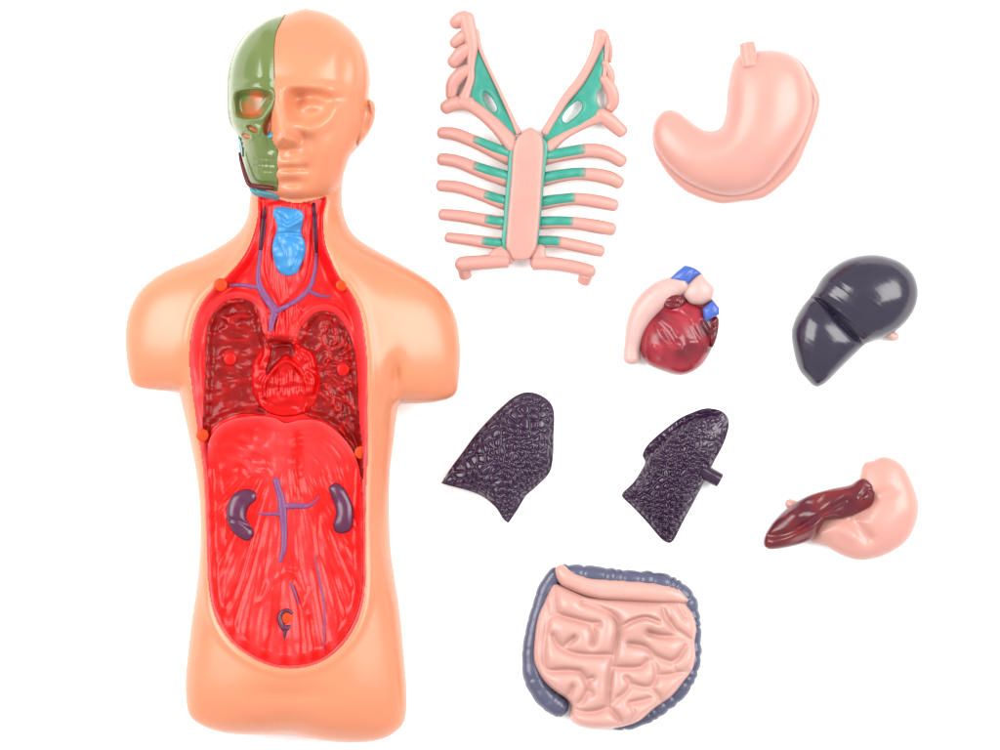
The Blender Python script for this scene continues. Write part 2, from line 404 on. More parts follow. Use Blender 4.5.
    # soft ridges that follow the lung arches
    for s_ in (sL, sR):
        lining += 1.6 * np.exp(-((s_ - 5) / 2.2) ** 2) * ss(365, 318, Y) - 0.8 * np.exp(-((s_ - 10) / 2.0) ** 2) * ss(355, 315, Y)
    # collar tissue above the heart
    col = g.sdf([(264,336),(262.5,322),(268,313),(277,312),(296,304),(304,312),(304,322),(300,339),(284,337.5)])
    lining += 1.0 * fib * ss(0, -3, col) + 1.5 * ss(0, -3, col)
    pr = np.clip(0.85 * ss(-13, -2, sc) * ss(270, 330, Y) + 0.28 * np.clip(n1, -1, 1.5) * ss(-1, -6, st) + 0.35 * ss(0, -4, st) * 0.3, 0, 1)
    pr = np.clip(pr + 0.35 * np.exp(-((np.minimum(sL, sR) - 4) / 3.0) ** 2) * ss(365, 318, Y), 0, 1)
    relief('cavity_lining', g, sl, lining - 9 * ss(0, -4, g.sdf(ab_o, 4, 40)), 'redrim', t, skirt=3.0, pa=pr)
    # lungs: one lumpy, one laced with vessels
    w1 = g.noise(10, 4.8, 21); w2 = g.noise(6, 4.4, 22)
    dl = 0.95 * np.clip(w1 + 0.8, 0, 3) * (0.7 + 0.7 * ss(350, 315, Y)) + 0.5 * np.maximum(w2, 0) * (1 + 0.9 * ss(345, 310, Y))
    relief('lung_recess', g, sL, lining + 0.6 + dl * ss(0, -4, sL), 'darkred', t, skirt=3, pa=np.clip(0.22 + 0.14 * w1, 0, 1))
    r = np.random.default_rng(5); ves = np.zeros(X.shape)
    for k in range(40):
        x = r.uniform(303, 360); y = r.uniform(316, 452)
        an = math.atan2(y - 366, x - 318) + r.normal(0, 0.45); L = r.uniform(5, 15)
        if y < 345: an = -1.2 + r.normal(0, 0.5)
        m = np.array((x, y)); dv = np.array((math.cos(an), math.sin(an))) * L / 2; nv = np.array((-dv[1], dv[0])) * r.uniform(-.35, .35)
        d = g.line(catmull([m - dv, m + nv, m + dv], 5), 8); ves = np.maximum(ves, r.uniform(1.2, 2.4) * np.exp(-(d / r.uniform(2.0, 3.2)) ** 2))
    for P in ([(318,350),(325,345),(330,352),(328,364),(318,372)], [(335,322),(337,336),(334,350)], [(329,374),(336,380),(344,392),(354,408)], [(326,384),(332,396),(338,410)]):
        ves = np.maximum(ves, 2.2 * np.exp(-(g.line(catmull(P, 6), 10) / 2.4) ** 2))
    relief('lung_recess', g, sR, lining + 0.6 + (ves + 0.75 * np.abs(w2)) * ss(0, -3, sR), 'darkred', t, skirt=3, pa=np.clip(ves / 2.6, 0, 1))
    # heart relief
    hd = inflate(sH, 1.0)
    flame = g.line(catmull([(266,396),(267,382),(275,370),(288,361),(301,370),(307,382),(307,394)], 6))
    hz = lining + 1.0 + 0.30 * hd
    insF = g.sdf([(266,398),(267,382),(275,370),(288,361),(301,370),(307,382),(308,398),(290,404)])
    strip = np.cos((X - 287.5) * 2 * math.pi / 9.5)
    hz += 3.4 * np.exp(-(flame / 2.4) ** 2) - 2.6 * ss(0, -4, insF) * (0.5 + 0.5 * strip) * ss(400, 388, Y) * ss(366, 374, Y)
    dark = g.sdf([(273,346),(282,343),(293,343),(297,352),(293,360),(287,357),(277,366),(270,376),(266,372),(270,358)])
    hz += -2.6 * ss(0, -3, dark) - 2.5 * ss(352, 342, Y)
    for P, am in (([(299,346),(308,351),(313,357),(316,367)], 4.0), ([(268,342),(270,352),(264,362)], 2.5), ([(263,366),(267,370),(261,380)], 1.8), ([(310,372),(315,380),(313,392)], 2.4), ([(296,345),(300,354),(307,360)], 2.0)):
        hz += am * np.exp(-(g.line(catmull(P, 6)) / 2.6) ** 2)
    hz += 0.35 * w2
    relief('heart_relief', g, sH, hz, 'heartred', t, skirt=6, pa=np.clip(0.9 * ss(0.5, -2.5, dark) + 0.7 * ss(354, 343, Y) * ss(300, 290, X), 0, 1))
    # abdomen
    sa = g.sdf(ab_o, 4, 40)
    da = -sa
    top_edge = ss(470, 445, Y)
    # fibres: swirls above, a fan of strands below
    sw = g.noise(4.2, 4.2, 31); fan = g.noise(4.2, 44, 32); hz1 = g.noise(13, 3.4, 33, 0.5); hz2 = g.noise(13, 3.4, 34, -0.5)
    lo = ss(510, 575, Y)
    def sample(A, xs):                                   # shift a strand pattern sideways, row by row
        f = np.clip(xs - 116, 0, X.shape[1] - 2); k0 = f.astype(int); fr = f - k0; rows = np.arange(X.shape[0])[:, None]
        return A[rows, k0] * (1 - fr) + A[rows, k0 + 1] * fr
    fan = sample(fan, 287 + (X - 287) / np.maximum(Y - 430, 30) * 150)
    patchL = g.gauss(257, 456, 24, 22); patchR = g.gauss(329, 454, 22, 24)
    arcs = np.sin(da * 2 * math.pi / 6.5 + 1.2 * g.noise(30, 30, 35)) * (0.6 + 0.4 * g.noise(18, 18, 36))
    upw = np.maximum(patchL, patchR)
    fibre = fan * (0.22 + 0.5 * lo) * (1 - 0.7 * ss(490, 460, Y)) * (1 - 0.5 * g.gauss(243, 514, 24, 34) - 0.5 * g.gauss(343, 507, 20, 34)) + patchL * g.noise(8, 5, 31, 0.4) * 1.5 + patchR * arcs * 1.3
    az = lining + 1.5 + (5.5 * np.exp(-(da / 5.0) ** 2) + 3.0) * top_edge - 4.0 * ss(4, 45, da) * (1 - lo * 0.4)
    spine = np.exp(-((X - 299) / 5) ** 2) * ss(425, 440, Y) * ss(500, 490, Y)
    az += -2.0 * spine + 1.2 * np.exp(-((X - 287) / 5) ** 2) * ss(430, 445, Y) * ss(500, 480, Y)
    for xx in (300, 319):
        az += -1.2 * np.exp(-((X - xx) / 3.0) ** 2) * ss(508, 516, Y) * ss(580, 550, Y)
    az += 0.9 * np.clip(fibre, -1.6, 2.0) * ss(3, 12, da)
    tent = g.line([(262,600),(272,582),(288,570),(297,572),(306,592),(311,612)]); az += 2.2 * np.exp(-(tent / 3.2) ** 2)
    tent2 = g.line([(296,582),(303,598),(305,606),(312,588)]); az += 1.6 * np.exp(-(tent2 / 2.0) ** 2)
    az += -2.0 * g.gauss(287, 605, 9, 16)
    pa = np.clip(0.22 * np.clip(fibre, -1, 2) * (0.4 + 0.6 * np.maximum(lo, upw)) + 0.45 * upw + 0.25 * lo * ss(66, 30, np.abs(X - 287)) + 0.36 * ss(34, 12, np.abs(X - 290)) * (1 - lo) + 1.0 * np.exp(-(da / 5.5) ** 2) * top_edge - 0.9 * spine + 0.02, 0, 1)  # share of pink tone: painted gloss on strands, patches and the upper ridge
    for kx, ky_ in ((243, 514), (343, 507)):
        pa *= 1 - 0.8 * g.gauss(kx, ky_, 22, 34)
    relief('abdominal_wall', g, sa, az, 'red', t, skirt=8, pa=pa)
    def zat(A, x, y): return float(A[int(np.clip(round(y), 0, A.shape[0] - 1)), int(np.clip(round(x - 116), 0, A.shape[1] - 1))])
    surf = np.where(sa < 0, az, np.where(sH < 0, hz, np.where(sL < 0, lining + dl, np.where(sR < 0, lining + ves, np.where(sc < 0, lining, Zskin)))))
    def vein(name, pts, mat='vein', lift=0.3, pa=None, parent=t, flat=0.42):
        Q = catmull([(x, y, 0, r) for x, y, r in pts], 4)
        return tube(name, [(x, y, max(zat(surf, x + i, y + j) for i in (-2, 0, 2) for j in (-2, 0, 2)) + lift, r) for x, y, _, r in Q], mat, parent, 10, 2, flat=flat, pa=pa)
    dk = lambda v: np.full_like(v, 1.0)
    vein('neck_vein', [(266.4,208,0.9),(265.4,220,2.6),(263.8,236,3.0),(262,250,1.8)], pa=dk, flat=0.3, lift=0.1)
    vein('neck_vein', [(315,205,1.6),(316,222,2.2),(317,240,2.0),(317.4,254,1.2)], pa=dk, flat=0.3, lift=0.1)
    z0 = lambda v: v * 0
    vein('chest_vein', [(261.6,252,1.6),(260,268,1.8),(260,282,2.8),(264,293,3.6),(271,303,4.0),(276,311,4.2),(274,320,3.2),(272,330,2.2)], pa=z0)
    vein('chest_vein', [(317.4,255,1.4),(316,272,1.9),(311,288,2.4),(302,298,2.4),(289,306,2.4),(277,312,3.0)], pa=z0)
    vein('side_vein', [(232,286,1.2),(241,285.4,1.7),(251,286.6,1.8),(260,288,2.2)], pa=z0)
    vein('side_vein', [(310,291,2.0),(320,296,1.8),(331,297,1.0)], pa=z0)
    # abdominal vessels
    vein('abdominal_vessel', [(277.6,480,3.2),(280,489,3.2),(282.6,498,3.8),(284,509,4.2),(285.4,526,3.2),(285.5,542,2.8),(284.4,551,2.4),(281.8,560,1.6)], pa=z0)
    vein('abdominal_vessel', [(284,506,3.0),(292,505,2.9),(301,505,2.8),(309,505,2.0),(316,501,0.9),(320,496,0.6)], pa=z0)
    vein('abdominal_vessel', [(283,513,2.2),(275,513,1.7),(267,513,1.3),(260,512.3,0.9)], pa=z0)
    vein('thin_vessel', [(316,555,0.6),(321,580,0.9),(325,600,1.0),(325.6,625,0.9),(325,648,0.5)], pa=z0, lift=-0.1)
    vein('thin_vessel', [(292,582,1.1),(296,590,1.3),(300,602,0.6)], pa=z0, lift=0.0)
    # kidneys
    kl = [(245.6,488.5),(252,488.8),(257,491.6),(258,495.5),(256.5,500),(251.5,504),(248.4,510),(248,517),(250.6,523),(254.6,528.4),(254.6,534.5),(250,539.6),(242.8,537.5),(234.4,530.5),(229.5,521.4),(228.3,510),(231,500),(237,492)]
    kr = [(332,484.4),(337.6,482),(344.6,487),(350,496),(353.7,506),(354,519),(351.6,528.5),(343.5,532.4),(336,530),(334.4,523),(337,514),(336,504.6),(332,494),(330,487.5)]
    for o_ in (kl, kr):
        sk = g.sdf(o_, 5, 12); hk = inflate(sk, 1.0)
        relief('kidney', g, sk, blur(surf, 3) + 1.0 + 0.55 * hk - 1.6 * np.exp(-(g.line([(231,519),(240,519),(252,526)]) / 1.6) ** 2) * (X < 300), 'kidney', t, skirt=5)
    # larynx
    lx_o = [(276,209.5),(286,208),(296,210),(303,212),(305.4,217),(304,224),(302.6,233),(306,242),(307,250),(305.6,258),(302,266),(298.6,273),(290,276.6),(282,274),(276,264),(273.8,250),(275,240),(278,232),(278,224),(274.6,216)]
    sx = g.sdf(lx_o, 4, 12); hx = inflate(sx, 1.0)
    lz = blur(surf, 2) + 1.5 + 0.42 * hx + 0.7 * g.noise(6, 6, 41)
    lz += -2.2 * np.exp(-(g.line([(275,236),(290,234),(304,236)]) / 1.6) ** 2) - 1.6 * np.exp(-(g.line([(279,215),(289,224),(301,217)]) / 1.6) ** 2)
    lz += 1.8 * np.exp(-(g.line([(280,224),(290,228),(300,223)]) / 2.0) ** 2) + 1.6 * np.exp(-(g.line([(282,243),(287,252),(290,268)]) / 2.2) ** 2) - 1.2 * np.exp(-(g.line([(297,245),(300,256),(295,268)]) / 1.6) ** 2)
    relief('larynx', g, sx, lz, 'blue', t, skirt=5)
    # locating pegs
    for x, y, r_, m_ in ((222.6,285.4,7,'orange'), (343,286,6.4,'orange'), (231.6,359,6.8,'redpeg'), (344.2,369.4,7,'redpeg'), (204.4,435,6.8,'orange'), (362,452,7,'orange')):
        dome('peg', x, y, zat(surf, x, y) + 2.0, r_ * 0.92, 1.2, m_, t, 10)
    # bladder opening: a plum ring round an orange peg, with a short tail
    zr = zat(surf, 287, 616)
    tube('opening_ring', [(293,611,zr+2.2,1.6),(288.5,608.6,zr+2.4,2.0),(283.4,611,zr+2.4,2.3),(281.6,617,zr+2.4,2.4),(283.4,623.5,zr+2.4,2.8),(287,626.5,zr+2.4,3.2),(291.5,624.5,zr+2.2,2.2)], 'kidney', t, 10, 5)
    tube('opening_tail', [(287,627,zr+2,2.8),(286.6,634,zr+1.6,2.4),(285.6,640,zr+1.0,1.8)], 'kidney', t, 10, 5)
    dome('peg', 288.4, 616.4, zr + 2.0, 6.0, 1.2, 'orange', t, 6)
    # ------ skull half of the face
    sk = g.sdf(sk_o, 4, 30)
    zs = HZ + 2.2 + hh * 0.98 + 0
    # outside the head egg the shell still needs a rounded edge
    zs = np.where(sh < 0, zs, HZ + 2.2)
    rnd = np.clip(-sk / 8, 0, 1); left = ss(274, 262, X)
    zs += (13.0 * np.sqrt(np.maximum(1 - (1 - rnd) ** 2, 0)) - 11.0) * left * ss(176, 160, Y) - 1.4 * (1 - left)
    sock = g.sdf([(238.6,95.5),(248,92.6),(262,93),(272,95.4),(275.4,100),(270,112),(263,120.4),(248,122),(239.4,118),(236.6,107)], 5, 20)
    nas = g.sdf([(276,114),(271,119),(266.6,126),(265.4,132),(268,138),(273,137),(277,130)], 5, 16)
    ch1 = g.sdf([(249.6,129),(254,128),(259.4,131.4),(260.4,135.4),(256,135),(251,132)], 5, 12)
    ch2 = g.sdf([(244.4,136.6),(247,134.4),(251.6,136.8),(253.4,140),(250,141),(246,139.6)], 5, 12)
    zs += -15 * ss(1.5, -7, sock) + 1.7 * np.exp(-((sock - 2.0) / 2.4) ** 2) + 2.5 * g.gauss(250, 87, 20, 4)
    zs += -8 * ss(1, -3.5, nas) - 4.5 * ss(1, -2, ch1) - 4.5 * ss(1, -2, ch2) + 1.2 * np.exp(-((np.minimum(ch1, ch2) - 1.5) / 1.5) ** 2)
    zs += -5 * g.gauss(243, 150, 6, 10, -0.3) + 2.5 * g.gauss(240, 131, 9, 4, 0.4)
    tm = ss(252, 262, X) * ss(279, 275, X)
    zs += tm * (-1.5 * np.exp(-((Y - 166.5 - (X - 265) * 0.06) / 1.4) ** 2) - 0.8 * np.exp(-((Y - 160.5 - (X - 265) * 0.06) / 1.4) ** 2) - 0.8 * np.exp(-((Y - 172.5 - (X - 265) * 0.06) / 1.4) ** 2))
    zs += tm * ss(157, 160, Y) * ss(176, 172, Y) * 0.22 * np.cos(X * 2 * math.pi / 5.0) + 2.2 * g.gauss(274, 158, 3.4, 3) + 1.5 * g.gauss(264, 181, 12, 6)
    pk = np.clip(0.95 * ss(0.5, -4, sock) * (1 - 0.75 * ss(258, 272, X)) * (0.65 + 0.35 * g.noise(9, 9, 51)) + 0.9 * ss(0.5, -2, nas) + 0.75 * ss(0.3, -1.5, ch1) + 0.75 * ss(0.3, -1.5, ch2) + 0.12 * g.gauss(248, 144, 5, 5), 0, 1)
    skp = relief('skull', g, sk, zs, 'skull', t, skirt=22, pa=pk)
    # maroon gum line along the jaw, cyan neck band beneath, cyan spots
    zz = lambda x, y: zat(np.where(sk < 0.8, zs, HZ - 2), x, y)
    jl = [(241.4,155,1.3),(243.2,163,1.7),(245.4,171,2.0),(248,179,2.2),(251,185.4,2.4),(256,187.6,2.3),(265,188.8,2.2),(275,190,2.0)]
    tube('jaw_line', [(x, y, max(zz(x + a_, y + b_) for a_ in (0, 2, 4) for b_ in (-4, -2, 0)) + 0.9, r_) for x, y, r_ in jl], 'maroon', skp, 12, 5, flat=0.8)
    bl = g.sdf([(250.4,188,1),(252,193),(256,196.4),(268,199.4),(280,202),(282.6,201),(280.4,195),(276,191.4),(262,190.4)], 4, 12)
    relief('neck_band', g, bl, HZ + 9 + 9 * np.sqrt(np.clip(-bl / 8, 0, 1)) + hh * 0.25, 'cyan', skp, skirt=20)
    sb = g.sdf([(239,138),(242,141),(244,150),(244,158),(241.8,157.6),(240,148)], 4, 8)
    relief('cheek_band', g, sb, zs + 0.7, 'cyan', skp, skirt=4)
    nb = g.sdf([(270,136),(274,134),(275.4,139),(273,141),(270.4,139.6)], 4, 8)
    relief('nasal_spot', g, nb, zs + 1.0, 'cyan', skp, skirt=3)
    return t
build_torso()

#@@RIBS
# ================================================================== rib cage front
def build_ribs():
    t = Thing('rib_cage', 525, 190, 'flat pink breastbone and rib cage with teal painted cartilage', 'rib cage')
    g = Grid(428, 0, 640, 290, 0.8)
    # breastbone: teal side plate below, raised pink bone above
    plate = [(513,140),(509,152),(507,175),(504.6,200),(503.4,220),(501.6,240),(505,250),(520,252),(535,249),(538.4,240),(540.6,222),(543,195),(546,165),(548,148),(544,138),(530,134)]
    sp = g.sdf(plate); hp = inflate(sp, g.res)
    pl = relief('cartilage_plate', g, sp, 22.5 + 0.16 * hp, 'green', t, bot=15 - 0.1 * hp, pa=np.zeros(sp.shape))
    bone = [(530.6,127),(534,128.6),(538,132.4),(542.4,137),(543.6,150),(542.6,170),(541.3,192),(540,212),(538.2,232),(536.4,247),(533,254),(528.7,259),(521,260.2),(513,259),(509.6,253),(506,247),(506.6,232),(508,212),(509.6,195),(511,178),(512,160),(513.4,147),(517,138),(522,132.4),(526.6,128.6)]
    sb = g.sdf(bone, 5); hb = inflate(sb, g.res)
    relief('breastbone', g, sb, 23.5 + 3.6 * (1 - np.exp(-hb / 4.0)) + 0.06 * hb, 'ribpink', t, bot=15 - 0.1 * hb)
    def rib(pts, z0, z1, band=None, hook=False):
        n = len(pts); P = []
        for i, (x, y, r) in enumerate(pts):
            f = i / (n - 1); z = z0 + (z1 - z0) * f ** 1.6 - (4.0 if i == 0 else 0)
            P.append((x, y, max(z, r * 0.85 + 0.2), r))
        o = tube('rib', P, 'ribpink', t, 20, 8, flat=0.85, cap=(0.6, 0.7))
        if band:
            a, b, dy, k, dz = band
            Q = catmull(P, 12); m = len(Q); Q = Q[int(a * (m - 1)):int(b * (m - 1)) + 1]
            Q = Q[::max(1, len(Q) // 9)]
            B = [(x, y + dy, z + dz, r * k) for x, y, z, r in Q]
            tube('cartilage_band', B, 'green', o, 16, 3, flat=0.8, cap=(0.25, 0.25), pa=lambda v: np.clip((v - 0.86) / 0.14, 0, 1) * 0.35)
        return o
    pass
    rib([(510,157,8.6),(495,150.5,7.8),(475,141.5,6.6),(455,133.6,6.6),(441,132,6)], 18, 8, (0.0, 0.50, -2.2, 0.70, 3.2))
    rib([(509,179.4,8.4),(492,174,7.8),(475,168,7),(456,160.6,6.5),(441,158.5,6.4)], 18, 8, (0.0, 0.50, -2.2, 0.70, 3.2))
    rib([(508,203.4,7.6),(497,200,7),(479,193.6,6.2),(459,187,6.2),(440,185,6)], 18, 8, (0.0, 0.42, -1.4, 0.72, 2.8))
    rib([(507,223,7.2),(497,222,6.9),(480,219,6.4),(460,215.5,6.2),(442,214,5.9)], 18, 8, (0.0, 0.44, -0.8, 0.74, 2.6))
    rib([(506,244.4,6.6),(490,242.4,6.2),(468,239.4,5.8),(448,237,5.4)], 18, 8, (0.0, 0.46, -0.5, 0.74, 2.4))
    rib([(543,158,7.6),(556,155.4,6.9),(572,152.4,7),(590,150,7.3),(607,152.4,7.4),(622,160.6,6.8)], 18, 8, (0.04, 0.545, -1.0, 0.84, 1.9))
    rib([(542,179.4,7.4),(558,176,6.5),(577,173.4,6.2),(595,174.4,6.9),(610,177.6,7.3),(619.4,182,6.8)], 18, 8, (0.04, 0.50, -0.8, 0.88, 1.6))
    rib([(540,203.2,7),(560,200,6.3),(577,198.6,6.3),(597,201,6.8),(614.6,204.6,6.4)], 18, 8, (0.05, 0.46, -0.8, 0.88, 1.6))
    rib([(538.6,222.8,6.6),(560,222,6.2),(578,223,6.4),(597,226,7),(612,228.6,6.8)], 18, 8, (0.05, 0.42, -0.8, 0.86, 1.6))
    rib([(535.6,241.6,6.2),(556,241.6,6),(577,245.4,6.3),(601,250.6,6.2)], 18, 8, (0.06, 0.40, -0.4, 0.86, 1.6))
    # lowest pair ends in pegs that point at the table
    a = tube('rib', [(508,261.4,19,6.6),(497,261.2,19,7.4),(480,262.4,17.6,7.4),(466,263.2,15.6,7.6),(461.4,264,15,7.6)], 'ribpink', t, 20, 8, cap=(0.25, 0.9))
    tube('peg', [(463,266,13,6.2),(464.4,272,9.4,6.1),(465.6,276.6,6.6,6.0)], 'ribpink', a, 18, 4, cap=(0.3, 0.15))
    b = tube('rib', [(533.4,263.2,19,7.2),(545,263,19,7.0),(560,264.4,17.6,6.8),(577,267.4,15.8,6.8),(590,271,15,6.9)], 'ribpink', t, 20, 8, cap=(0.25, 0.9))
    tube('peg', [(586.6,274,13,6.6),(585.4,278,9.8,6.7),(584,281.6,7.2,6.7)], 'ribpink', b, 18, 4, cap=(0.3, 0.15))
    for P in ([(487,257),(491.6,250.4),(497,247),(505,245),(512,248),(514,262),(500,265),(489,263)], [(532,247),(540,244),(545,246.6),(545.4,251),(547,256),(553,259),(546,266),(531,267)]):
        sw_ = g.sdf(P, 5, 14); relief('bridge', g, sw_, 20 + 0.45 * inflate(sw_, g.res), 'ribpink', t, bot=13)
    # ---- upper wings
    def wing(panel, hole, z, label):
        s1 = g.sdf(panel, 5); s2 = g.sdf(hole, 5)
        s = np.maximum(s1, -s2); hgt = inflate(s, g.res)
        ridge = 1.2 * np.exp(-((s2 - 1.5) / 1.6) ** 2)
        z = z + 7 * ss(90, 140, g.Y)
        zz = z + 0.22 * hgt + ridge
        return relief('cartilage_panel', g, s, zz, 'green', t, bot=z - 4, pa=np.clip(ss(-2.0, 0.2, s1) * 0.5, 0, 1))
    wing([(478,40),(479,48),(483,56),(490,70),(498,86),(505,102),(516,126),(519,133),(512,134),(506,130),(493,116),(480,108),(468,96),(467.6,90),(471,84),(473,76),(470.6,66),(472,58),(476,50)],
         [(484.4,91.4),(488,93),(492.4,98),(496.4,105.8),(496.6,110),(493.8,111.4),(490,108.4),(485.6,101.6),(483,95.4)], 11, 'l')
    wing([(603,32),(607,44),(604.4,53),(605,64),(603,72.4),(603.6,83),(597.6,94),(598,102),(603,111.6),(594,119.4),(578,127.4),(566,132.4),(553,141.8),(544,142),(543,135.6),(556,113),(570,97),(578,87),(589,74),(594,62),(600,45)],
         [(578,100),(582,102.6),(582.4,106),(580.4,110.6),(575.6,115.8),(570,120.4),(565.4,122.4),(562.4,119),(564,113.6),(570,106)], 11, 'r')
    def bar(name, pts, cap=(0.8, 0.8), flat=0.72, mat='ribpink'):
        return tube(name, pts, mat, t, 18, 7, flat=flat, cap=cap)
    # left wing frame and its curled ribs
    bar('wing_frame', [(466.4,17,13,8),(469.6,32,13,7.6),(472,46,13,6.2),(471.4,58,13,4.6),(470.6,68,13,4),(470.6,78,13,4),(467.4,88,13,4.4),(464,97,13,5.6)])
    bar('wing_frame', [(476,30,13,3.2),(480.4,48,13,2.2),(489,68,14,1.9),(500,91,15,1.9),(511,115,17,2.2),(519,133,18.6,3)], cap=(0.5, 0.5))
    bar('wing_frame', [(462,101,12,7),(475,107.6,13,6.4),(490,119.6,15,6.6),(502,132,17,7.2),(514,146,18.6,8.6)])
    bar('upper_rib', [(465,17,12,8),(460,19,10,8.2),(455.4,21.4,8.2,7)], cap=(0.8, 0.9))
    bar('upper_rib', [(468,33,12,6.4),(461,37,10,6.6),(454.4,42,7.6,5.6)], cap=(0.8, 0.9))
    bar('upper_rib', [(469,47,12,6.6),(461,53,10,7.6),(453.6,61,8,6.8)], cap=(0.8, 0.9))
    bar('upper_rib', [(469,68,12,5.6),(460,74,10,7),(453,83,8,7),(451.6,94,7,6)], cap=(0.8, 0.9))
    bar('upper_rib', [(470,103,12.5,7),(456,102.6,10,7.4),(445.6,107,8,6.8)], cap=(0.8, 0.8))
    # right wing frame and its curled ribs
    bar('wing_frame', [(601.4,34,13,7.6),(597,47,13,5.2),(590,63,13,4.6),(579,81.6,13.6,4.8),(566,97.6,14.6,4.6),(555,115,16,4),(545,132,18,4)])
    bar('wing_frame', [(603.6,116,13,6),(591,121,14,4.6),(577,128,15,4),(563,136,16.6,4.4),(549,146.6,18,6.4)])
    bar('wing_frame', [(606,36,12,4),(607,50,12,2.4),(605.6,64,12,2),(604.4,78,12,2.4)])
    bar('upper_rib', [(604,36,12,5),(609,47,9,4),(608,59,6,4.4)], cap=(0.8, 0.8))
    bar('upper_rib', [(605,62,12,3.4),(610.6,73,9,4.6),(609.6,85,7,5)], cap=(0.8, 0.8))
    bar('upper_rib', [(604,78,12,4.6),(611.6,89,10,6.6),(613.4,101,8,6.4),(610,108,7,5)], cap=(0.8, 0.8))
    bar('upper_rib', [(601,114,13,7),(611,121,10.6,7.8),(622.6,131.4,8,6.8)], cap=(0.8, 0.6))
build_ribs()

#@@ORGANS
# ================================================================== loose organs
def flat_edge(u, k): return u
def build_stomach():
    t = Thing('stomach', 740, 130, 'smooth pink stomach with a short pipe stub on top, largest plain pink organ', 'stomach')
    g = Grid(645, 30, 830, 210, 0.8)
    out = [(757.6,49.7),(774.4,48.7),(791,52.8),(804,62.6),(812.8,76.8),(820.2,93),(821,102),(817.6,118.8),(806.6,146.6),(796,169),(777.6,188.2),(762.4,198),(741,201),(719,202.8),(688,191.6),(671,176.6),(658,157),(653.2,140.4),(654.4,123.6),(661.4,112),(670,108.7),(680.8,112),(692.8,122),(704.4,129.4),(714.4,130.6),(722.6,125.6),(726.9,111.6),(728.3,92.4),(730.7,75.6),(734.8,61.2),(742,52)]
    s = g.sdf(out); h = inflate(s, g.res)
    relief('flange', g, s, 7 + 7 * np.sqrt(1 - (1 - np.clip(-s / 7, 0, 1)) ** 2) , 'pink', t, bot=np.maximum(0, 3 - np.clip(-s, 0, 3)))
    bod = [(757.6,50.2),(774.4,49.4),(790.4,53.6),(802,63.6),(809,77.6),(813.4,95),(813,110),(806,130.6),(795,150),(784,166),(766,186),(745.6,194.6),(719,195.2),(690,184),(672,170),(660,154.6),(654,140),(655,124),(661.6,112.6),(670,109.2),(680.4,112.6),(692.4,122.6),(704.4,130),(714.4,131.2),(723.2,126),(727.5,111.6),(728.9,92.4),(731.3,75.6),(735.4,61.2),(742.4,52.6)]
    s2 = g.sdf(bod); h2 = inflate(s2, g.res)
    z = 11 + 0.86 * h2 + 0.5 * g.noise(40, 40, 61)
    relief('bulge', g, s2, z, 'pink', t, skirt=6)
    tube('pipe_stub', [(751,66,26,8.4),(749.6,57,23,8.6),(748.4,49,21,8.4),(747.4,43,20,7.9)], 'pink', t, 20, 6, cap=(0.5, 0.1))
build_stomach()

